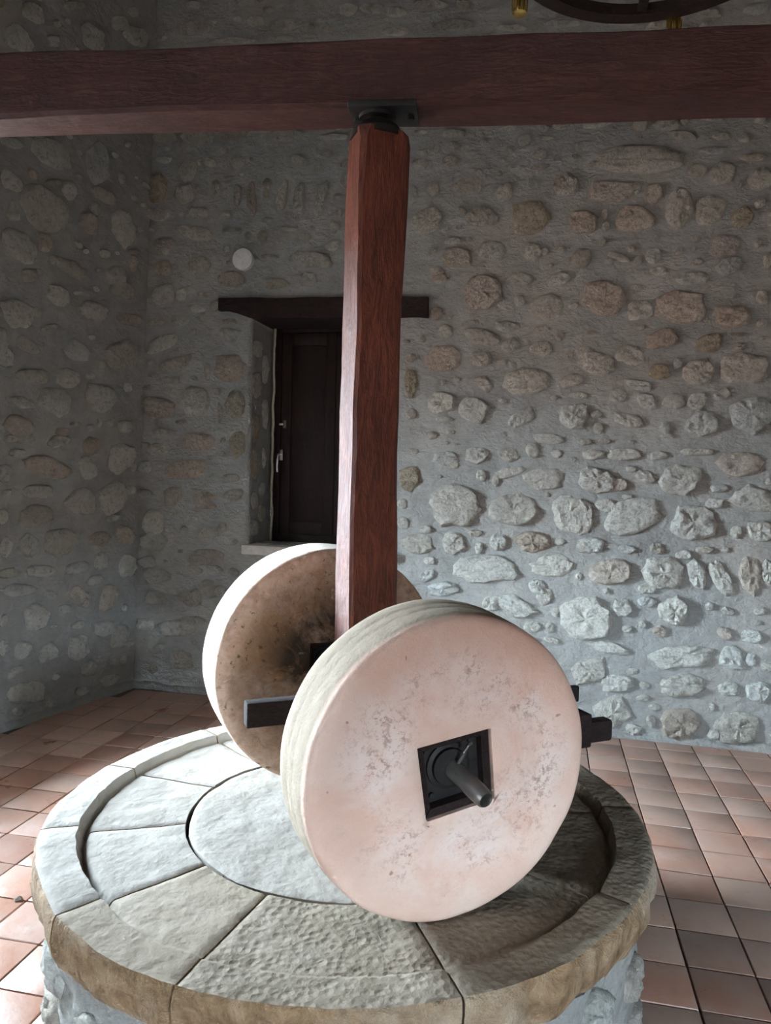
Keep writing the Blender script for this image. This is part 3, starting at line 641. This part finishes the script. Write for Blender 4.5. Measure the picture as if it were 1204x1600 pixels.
# half widths along bar (u) and axle (w) by height: hewn, uneven
pv, pf = [], []; HS = [.62, .72, .84, .96, 1.08, 1.2, 1.32, 1.44, 1.56, 1.68, 1.8, 1.92, 2.04, 2.16, 2.28, 2.40, 2.50, 2.575, 2.612]
def post_c(z):
    t = (z - .62) / 2.0
    return (-.008 + .003 * math.sin(z * 3.1), .074 + .003 * math.sin(z * 5 + 1) - (.006 if 1.5 < z < 1.75 else 0), .070)
for z in HS:
    cx, hu_, hw = post_c(z); ch = .010 if z < 2.5 else (.016 if z < 2.59 else .030)
    sq = [(-hu_ + ch, -hw), (hu_ - ch, -hw), (hu_, -hw + ch), (hu_, hw - ch), (hu_ - ch, hw), (-hu_ + ch, hw), (-hu_, hw - ch), (-hu_, -hw + ch)]
    for k_, (a, b) in enumerate(sq):
        a += nz((a * 3, b * 3, z), 1.9, .010) ; b += nz((a * 3 + 7, b * 3, z), 1.9, .008)
        p = PC + AXI[0] * (a + cx) + AXI[1] * b; pv.append((p.x, p.y, z))
for i in range(len(HS) - 1):
    for k_ in range(8): pf.append([i * 8 + k_, i * 8 + (k_ + 1) % 8, i * 8 + 8 + (k_ + 1) % 8, i * 8 + 8 + k_])
pf += [list(range(8))[::-1], [(len(HS) - 1) * 8 + k_ for k_ in range(8)]]
new_obj('post', pv, pf, M['post'], shaft, 30)
pt = PC + AXI[0] * -.008
rod('top_collar', pt + UP * 2.598, pt + UP * 2.65, .075, M['iron'], shaft, n=32, rings=[(0, .078), (.018, .078), (.024, .072), (.036, .066), (.040, .05)])
rod('top_pivot', pt + UP * 2.63, pt + UP * 2.672, .04, M['iron'], shaft, n=20, rings=[(0, .034), (.024, .034), (.026, .055), (.038, .055)])
rod('foot_pivot', pt + UP * .552, pt + UP * .64, .03, M['iron'], shaft, n=20, rings=[(0, .028), (.05, .028), (.055, .06), (.08, .06)])
FC, RC = Vector((.181, 1.712, .918)), Vector((-.163, 2.515, .952))
def axes(phi, th):
    n = Vector((math.sin(phi) * math.cos(th), -math.cos(phi) * math.cos(th), math.sin(th)))
    u = Vector((math.cos(phi), math.sin(phi), 0)); v = n.cross(u); return u, v, n
FU, FV, FN = axes(R(22.5), R(-1.8)); RU, RV, RN = axes(R(24.0), R(-.6))
adir = (FC - RC).normalized()
e0 = RC - RN * .30; e1 = FC + FU * .012 - UP * .008 + Vector((.47, -.86, -.20)).normalized() * .11
rod('axle', e0, FC - FN * .05, .022, M['steel'], shaft, n=24)
rod('axle_end', FC - FN * .05 + FU * .008 - UP * .003, e1, .023, M['steel'], shaft, n=24, rings=[(0, .024), (.118, .023), (.150, .021), (.156, .017), (.146, .011), (.12, .010)])
V_, F_ = tube_vf([FC + FU * .012 + FN * -.012 + FV * .012, FC + FU * .020 + FV * .042 + FN * .002, FC + FU * .028 + FV * .060 + FN * .0, FC + FU * .042 + FV * .062 - FN * .008], .0045, 8)
new_obj('cotter_pin', V_, F_, M['steel'], shaft, 60)
# left bar: squared plank end mortised through the post
bar_z = .905
lb0 = PC + AXI[0] * -.372 + UP * .918; lb1 = PC + AXI[0] * .30 + UP * .918
box('cross_bar', (lb0 + lb1) / 2 + AXI[1] * -.02, AXI, ((lb1 - lb0).length / 2, .022, .036), M['dark_wood'], shaft, .004)
rb0 = PC + AXI[0] * .05; 
box('tenoned_bar', PC + AXI[0] * .48 + AXI[1] * .03 + UP * .735, AXI, (.375, .040, .060), M['dark_wood'], shaft, .008)
box('bar_tenon', PC + AXI[0] * .90 + AXI[1] * .03 + UP * .722, AXI, (.058, .028, .040), M['dark_wood'], shaft, .014)
box('stay', PC + AXI[0] * .66 + AXI[1] * .03 + UP * .862, AXI, (.155, .012, .028), M['iron'], shaft, .004)
box('strap', PC + AXI[0] * .52 + AXI[1] * .03 + UP * .83, AXI, (.02, .015, .055), M['iron'], shaft, .003)
# ------------------------------------------------------------------ millstones
def millstone(name, C, U, V, N, prof_, hole, mat, seed, tread_amp=.002):
    """Round stone with a squared eye: prof_ is a list of (radius, depth) from the eye over the near face, tread and far face."""
    e = empty(name, C - V * (max(r for r, _ in prof_)))
    rot = Matrix((U, V, N)).transposed(); NA = 120
    vs, fs = [], []
    def sq(t):
        d = Vector((math.cos(t), math.sin(t))); best = 1e9
        for i in range(4):
            a = Vector(hole[i]); b = Vector(hole[(i + 1) % 4]); ed = b - a
            den = d.x * ed.y - d.y * ed.x
            if abs(den) < 1e-9: continue
            s = (a.x * ed.y - a.y * ed.x) / den; q = (a.x * d.y - a.y * d.x) / den
            if s > 0 and -.001 <= q <= 1.001: best = min(best, s)
        return best
    sqs = [sq(2 * math.pi * i / NA) for i in range(NA)]
    zmin = min(z for _, z in prof_)
    rows = [('sq', zmin)] + [('sq', zmin * .5), ('sq', -.004)] + [('mix', 0.0, .012)] + [('c', r, z) for r, z in prof_] + [('mix', zmin, .012)]
    for row in rows:
        for i in range(NA):
            t = 2 * math.pi * i / NA
            if row[0] == 'sq': r, z = sqs[i], row[1]
            elif row[0] == 'mix': r, z = sqs[i] + row[2] + nz((math.cos(t) * 2, math.sin(t) * 2, seed), 3, .003), row[1]
            else:
                r, z = row[1], row[2]; cx, cy = math.cos(t) * r, math.sin(t) * r
                am = .0035 if r > .2 else .002
                r += nz((math.cos(t) * 1.5, math.sin(t) * 1.5, z * 2.5 + seed), 1.8, tread_amp)
                z += nz((cx * 3, cy * 3, seed + (5 if z < -.1 else 0)), 2.2, am)
            vs.append((math.cos(t) * r, math.sin(t) * r, z))
    K = len(rows)
    for k_ in range(K):
        k2 = (k_ + 1) % K
        for i in range(NA): fs.append([k_ * NA + i, k_ * NA + (i + 1) % NA, k2 * NA + (i + 1) % NA, k2 * NA + i])
    me = bpy.data.meshes.new('stone_body'); me.from_pydata(vs, [], [f for f in fs]); me.materials.append(mat)
    me.shade_smooth(); me.set_sharp_from_angle(angle=R(60))
    o = bpy.data.objects.new('stone_body', me); COL.objects.link(o); o.parent = e
    m = rot.to_4x4(); m.translation = C; o.matrix_local = parent_inv(e) @ m
    return e
H1 = [(-.101, .066), (.092, .094), (.113, -.084), (-.069, -.114)][::-1]
pf1 = [(.14, .001), (.17, -.001), (.20, -.003), (.235, -.005), (.265, -.004), (.29, .000), (.315, .003), (.335, .003), (.350, .002), (.358, -.001), (.3640, -.006), (.3680, -.015), (.372, -.045),
       (.3735, -.080), (.3732, -.084), (.3740, -.088), (.3752, -.118), (.3749, -.122), (.3758, -.126), (.377, -.165), (.374, -.183), (.364, -.196), (.34, -.2), (.25, -.2), (.15, -.2)]
ms1 = millstone('millstone', FC, FU, FV, FN, pf1, H1, M['wheel_f'], 2.0)
tag(ms1, 'nearer pale pinkish millstone with a black square iron hub facing the camera', 'millstone', 'edge runner millstones')
H2 = [(-.085, .085), (.085, .085), (.085, -.085), (-.085, -.085)][::-1]
pf2 = [(.13, -.002), (.17, -.002), (.22, -.001), (.27, 0), (.32, 0), (.36, 0), (.385, -.001), (.396, -.005), (.402, -.012), (.404, -.03), (.405, -.07), (.4045, -.12), (.405, -.17), (.404, -.21), (.396, -.230), (.38, -.237), (.3, -.237), (.2, -.237), (.13, -.237)]
ms2 = millstone('millstone', RC, RU, RV, RN, pf2, H2, M['wheel_r'], 9.0)
tag(ms2, 'farther millstone with brown oil-stained inner face, standing behind the timber post', 'millstone', 'edge runner millstones')
def plate(C, U, V, N, corners, z0, z1, name, mat, parent, hole_r=0):
    cs = [(C + U * a + V * b) for a, b in corners]
    vs = [tuple(c + N * z0) for c in cs] + [tuple(c + N * z1) for c in cs]
    fs = [[0, 1, 2, 3], [7, 6, 5, 4], [0, 4, 5, 1], [1, 5, 6, 2], [2, 6, 7, 3], [3, 7, 4, 0]]
    return new_obj(name, vs, fs, mat, parent)
def sc_(cs, s, dx=0, dy=0): return [(a * s + dx, b * s + dy) for a, b in cs]
def hub(C, U, V, N, Hc, parent, T):
    Hc = Hc[::-1]
    for i in range(4):                                                    # timber lining of the eye
        a, b = Hc[i], Hc[(i + 1) % 4]; q = .80
        cs = [a, b, (b[0] * q, b[1] * q), (a[0] * q, a[1] * q)]
        plate(C, U, V, N, sc_(cs, .985), -T + .02, -.014 - .003 * (i % 2), 'eye_lining', M['dark_wood'], parent)
    pl = plate(C, U, V, N, sc_(Hc, .79), -.060, -.042, 'hub_plate', M['iron'], parent)
    vs, fs = rod_vf(C - N * .044, C - N * .02, .045, n=32, rings=[(0, .058), (.008, .057), (.010, .046), (.018, .044), (.018, .03)])
    new_obj('hub_ring', vs, fs, M['iron'], pl, 40)
    for (a, b) in sc_(Hc, .60):
        vs, fs = rod_vf(C + U * a + V * b - N * .044, C + U * a + V * b - N * .034, .007, n=6); new_obj('bolt', vs, fs, M['iron'], pl)
    plate(C, U, V, N, sc_(Hc, .79), -T + .025, -T + .045, 'hub_plate', M['iron'], parent)
hub(FC, FU, FV, FN, H1, ms1, .2); hub(RC, RU, RV, RN, H2, ms2, .237)
# ------------------------------------------------------------------ mill bed
bed = empty('mill_bed', (SLAB_C.x, SLAB_C.y, 0))
tag(bed, 'low round limestone mill bed under the two upright millstones', 'mill bed')
CS_C = Vector((-.088, 2.278, 0)); CS_R = .487
JO = [-166, -136.5, -111, -72.5, -36, 2, 42, 88, 134, 163]; JO = JO + [JO[0] + 360]
PAN, RIM = .550, .572
def outer_r(a):       # the slab is hand cut: slightly uneven round
    return .905 + .007 * math.sin(2 * a + 1.0) + nz((math.cos(a) * 2, math.sin(a) * 2, .5), 2.0, .006)
def step_k(a):        # how much of the raised lip is left at this angle (worn away at the front)
    d = math.degrees(a) % 360
    if 235 < d < 300: return 0.0
    if d <= 235: return min(1, (235 - d) / 18)
    return min(1, (d - 300) / 18)
def top_z(x, y, r, a):
    k_ = step_k(a); rr = .795 + nz((math.cos(a) * 3, math.sin(a) * 3, 8), 3, .006)
    s = min(1, max(0, (r - rr) / .009)); s = s * s * (3 - 2 * s)
    g = math.exp(-((r - rr + .009) / .009) ** 2) * .024 * k_          # narrow gutter at the foot of the lip
    slope = .004 * max(0, 1 - (r - .5) / .3)
    return PAN + (RIM - PAN) * (s * (k_ + (1 - k_) * .25)) - g - slope * 0 + nz((x, y, 0), 5, .0035) + nz((x, y, 4), 14, .0018) - .0005
def wedge(a0, a1, idx):
    rnd = random.Random(idx); vs, fs, fm = [], [], []
    NA = max(8, int((a1 - a0) / 1.25)); A = [R(a0 + (a1 - a0) * i / NA) for i in range(NA + 1)]
    RN_ = 26; gap = .0028
    cols = []
    for i, a in enumerate(A):
        ca, sa = math.cos(a), math.sin(a); ro = outer_r(a)
        # inner end: circle of the centre stone seen from the bed centre
        off = CS_C - SLAB_C; b = ca * off.x + sa * off.y; ri = b + math.sqrt(max(0, b * b - off.length_squared + (CS_R + .008) ** 2))
        col = []
        prof2 = []
        rr0 = .768 + nz((ca * 3, sa * 3, 8), 3, .006)
        radii = [ri + (rr0 - ri) * k_ / 11 for k_ in range(12)] + [rr0 + x for x in (.006, .011, .015, .019, .023, .027, .031, .036, .042, .055)] + [.835 + (ro - .016 - .835) * k_ / 3 for k_ in (1, 2, 3)]
        sh = (1 if i == 0 else -1 if i == NA else 0) * gap
        for r in radii:
            wob = nz((r * 3, idx * 3.1 + (0 if i == 0 else 1), 2), 3.0, .010) if i in (0, NA) else 0
            x = SLAB_C.x + ca * r - sa * (sh); y = SLAB_C.y + sa * r + ca * (sh)
            if i == NA: pass
            z = top_z(x, y, r, a)
            if i in (0, NA): z -= .004
            prof2.append((x, y, z))
        for (dr, z) in ((-.006, RIM - .007), (.0, RIM - .018), (.002, RIM - .06), (.0, RIM - .10), (-.012, RIM - .128), (-.10, RIM - .130)):
            n_ = nz((ca * 4, sa * 4, z * 4), 2.2, .004 if z > RIM - .03 else .012)
            ch = step_k(a) * .0
            r = ro + dr + n_; zz = z + (nz((ca * 3, sa * 3, 1), 2, .02) if z < RIM - .05 else 0) - (0.010 * (1 - step_k(a)) if z > RIM - .03 else 0)
            prof2.append((SLAB_C.x + ca * r - sa * sh, SLAB_C.y + sa * r + ca * sh, zz))
        r = ri + .02; prof2.append((SLAB_C.x + ca * r - sa * sh, SLAB_C.y + sa * r + ca * sh, RIM - .13))
        cols.append(prof2)
    K = len(cols[0])
    for c in cols: vs += c
    for i in range(NA):
        for k_ in range(K):
            k2 = (k_ + 1) % K
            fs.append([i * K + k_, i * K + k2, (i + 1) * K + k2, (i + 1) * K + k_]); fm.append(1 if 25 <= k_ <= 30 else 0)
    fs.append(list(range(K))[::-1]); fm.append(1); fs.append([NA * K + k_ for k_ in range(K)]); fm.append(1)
    new_obj('bed_stone', vs, fs, None, bed, 50, mats=[M['bed_tan_shade' if idx in (2, 3, 4, 5) else 'bed_mid' if idx == 1 else 'bed'], M['bed_side']], fmat=fm)  # front and right stones: tan limestone, with the shade there darkened into its colour
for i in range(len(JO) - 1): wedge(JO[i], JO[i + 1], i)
# round centre stone
vs, fs = [], []; NA = 96
radii = [.0] + [CS_R * k_ / 14 for k_ in range(1, 14)] + [CS_R - .012, CS_R - .003]
for j, r in enumerate(radii[1:]):
    for i in range(NA):
        a = 2 * math.pi * i / NA; w_ = nz((math.cos(a), math.sin(a), 3), 3, .006) if r > .4 else 0
        x, y = CS_C.x + math.cos(a) * (r + w_), CS_C.y + math.sin(a) * (r + w_)
        vs.append((x, y, PAN + .001 + nz((x, y, 0), 5, .003) + nz((x, y, 4), 16, .0015) - (.004 if j == len(radii) - 2 else 0)))
for i in range(NA):
    a = 2 * math.pi * i / NA; vs.append((CS_C.x + math.cos(a) * (CS_R - .002), CS_C.y + math.sin(a) * (CS_R - .002), PAN - .10))
NR = len(radii)
for j in range(NR - 1):
    for i in range(NA): fs.append([j * NA + i, j * NA + (i + 1) % NA, (j + 1) * NA + (i + 1) % NA, (j + 1) * NA + i])
fs.append(list(range(NA))[::-1]); fs.append([(NR - 1) * NA + i for i in range(NA)])
new_obj('centre_stone', vs, fs, M['bed'], bed, 50)
# masonry drum below the slab
vs, fs = [], []; NA = 150; ZS = [0.0, .05, .10, .15, .20, .25, .30, .35, .40, .43, .445]
for z in ZS:
    for i in range(NA):
        a = 2 * math.pi * i / NA; r = .868 + nz((math.cos(a) * 2, math.sin(a) * 2, z * 2), 2.6, .022) + nz((math.cos(a) * 5, math.sin(a) * 5, z * 5), 3, .008) + (.012 if z < .03 else 0)
        vs.append((SLAB_C.x + math.cos(a) * r, SLAB_C.y + math.sin(a) * r, z))
for j in range(len(ZS) - 1):
    for i in range(NA): fs.append([j * NA + i, j * NA + (i + 1) % NA, (j + 1) * NA + (i + 1) % NA, (j + 1) * NA + i])
fs.append([(len(ZS) - 1) * NA + i for i in range(NA)]); fs.append(list(range(NA))[::-1])
drum = new_obj('base_drum', vs, fs, M['mortar'], bed, 60)
rnd = random.Random(77); placed = []
for _ in range(600):
    a = rnd.uniform(0, 2 * math.pi); z = rnd.uniform(.06, .38); w_ = rnd.uniform(.10, .24); h_ = w_ * rnd.uniform(.45, .8)
    if z + h_ / 2 > .43 or z - h_ / 2 < .01: continue
    if any(abs(((a - p[0] + math.pi) % (2 * math.pi)) - math.pi) * .87 < (w_ + p[2]) / 2 + .015 and abs(z - p[1]) < (h_ + p[3]) / 2 + .012 for p in placed): continue
    placed.append((a, z, w_, h_))
for i, (a, z, w_, h_) in enumerate(placed):
    N_ = Vector((math.cos(a), math.sin(a), 0)); U_ = Vector((-math.sin(a), math.cos(a), 0)); O_ = SLAB_C + N_ * .866
    P_, F2 = stone_vf(0, z, w_, h_, rnd.uniform(-.15, .15), .022, 900 + i, O_, U_, UP, N_)
    P2 = []
    for p in P_:                                                          # bend the stone round the drum
        p = Vector(p); t = (p - O_).dot(U_); P2.append(tuple(p - N_ * (t * t / (2 * .87))))
    new_obj('stone', P2, F2, M['stone0'] if i % 5 else M['stone1'], drum, 60)
# ------------------------------------------------------------------ chandelier: wooden wheel with brass lamps
CH = Vector((1.03, 3.0, 3.79)); CR = .60
ch = empty('chandelier', CH); tag(ch, 'dark round wheel chandelier with brass lamp holders hanging above the beam', 'chandelier')
vs, fs = [], []; NA = 72; cs = [(-.035, 0), (.035, 0), (.035, .05), (-.035, .05)]
for i in range(NA):
    a = 2 * math.pi * i / NA
    for (dr, z) in cs: vs.append((CH.x + math.cos(a) * (CR + dr), CH.y + math.sin(a) * (CR + dr), CH.z + z))
for i in range(NA):
    for k_ in range(4): fs.append([i * 4 + k_, i * 4 + (k_ + 1) % 4, ((i + 1) % NA) * 4 + (k_ + 1) % 4, ((i + 1) % NA) * 4 + k_])
new_obj('rim', vs, fs, M['dark_wood'], ch, 30)
for i in range(3):
    a = R(20 + 60 * i); d = Vector((math.cos(a), math.sin(a), 0)); box('spoke', CH + UP * .025, (d, Vector((-d.y, d.x, 0)), UP), (CR - .03, .02, .016), M['dark_wood'], ch, .003)
rod('hub', CH - UP * .01, CH + UP * .08, .07, M['dark_wood'], ch, n=24)
rod('hub_finial', CH - UP * .07, CH - UP * .0, .03, M['brass'], ch, n=20, rings=[(0, .006), (.01, .02), (.03, .026), (.055, .03), (.07, .035)])
for i in range(4):
    a = R(45 + 90 * i); p = CH + Vector((math.cos(a), math.sin(a), 0)) * CR * .97
    V_, F_ = tube_vf([p + UP * .05, (p + CH) / 2 + UP * .42, CH + UP * .75], .006, 6); new_obj('chain', V_, F_, M['iron'], ch, 60)
rod('hanging_rod', CH + UP * .73, Vector((CH.x, CH.y, ROOM_H - .001)), .009, M['iron'], ch, n=10)
for i, a in enumerate((139, 66, -6, -78, -150)):
    a = R(a); d = Vector((math.cos(a), math.sin(a), 0)); p = CH + d * (CR + .05)
    l_ = rod('lamp_holder', p - UP * .10, p + UP * .06, .03, M['brass'], ch, n=20, rings=[(0, .022), (.006, .034), (.020, .036), (.026, .028), (.06, .026), (.10, .030), (.105, .036), (.112, .036), (.116, .018), (.16, .014)])
    for k_ in range(6):
        b = 2 * math.pi * k_ / 6; q = p + Vector((math.cos(b), math.sin(b), 0)) * .033
        rod('gallery_bar', q - UP * .085, q + UP * .01, .0035, M['brass'], l_, n=6)
    new_obj('arm', *tube_vf([CH + d * (CR - .02) + UP * .055, CH + d * (CR + .02) + UP * .075, p + UP * .055], .008, 8), M['brass'], ch, 60)
# small shrivelled scrap on the tiles left of the bed
lp = Vector((-1.317, 2.681, .009)); vs, fs = [], []; rl_ = random.Random(3)
for i in range(9):
    a = 2 * math.pi * i / 9; r = rl_.uniform(.007, .020); vs.append((lp.x + math.cos(a) * r, lp.y + math.sin(a) * r, lp.z + rl_.uniform(-.001, .007)))
vs += [(lp.x, lp.y, lp.z + .012), (lp.x, lp.y, lp.z)]
for i in range(9): fs += [[i, (i + 1) % 9, 9], [(i + 1) % 9, i, 10]]
tag(new_obj('dry_leaf', vs, fs, M['leaf'], None, 30), 'small dark shrivelled dry leaf on the pale floor tiles beside the mill bed', 'leaf')
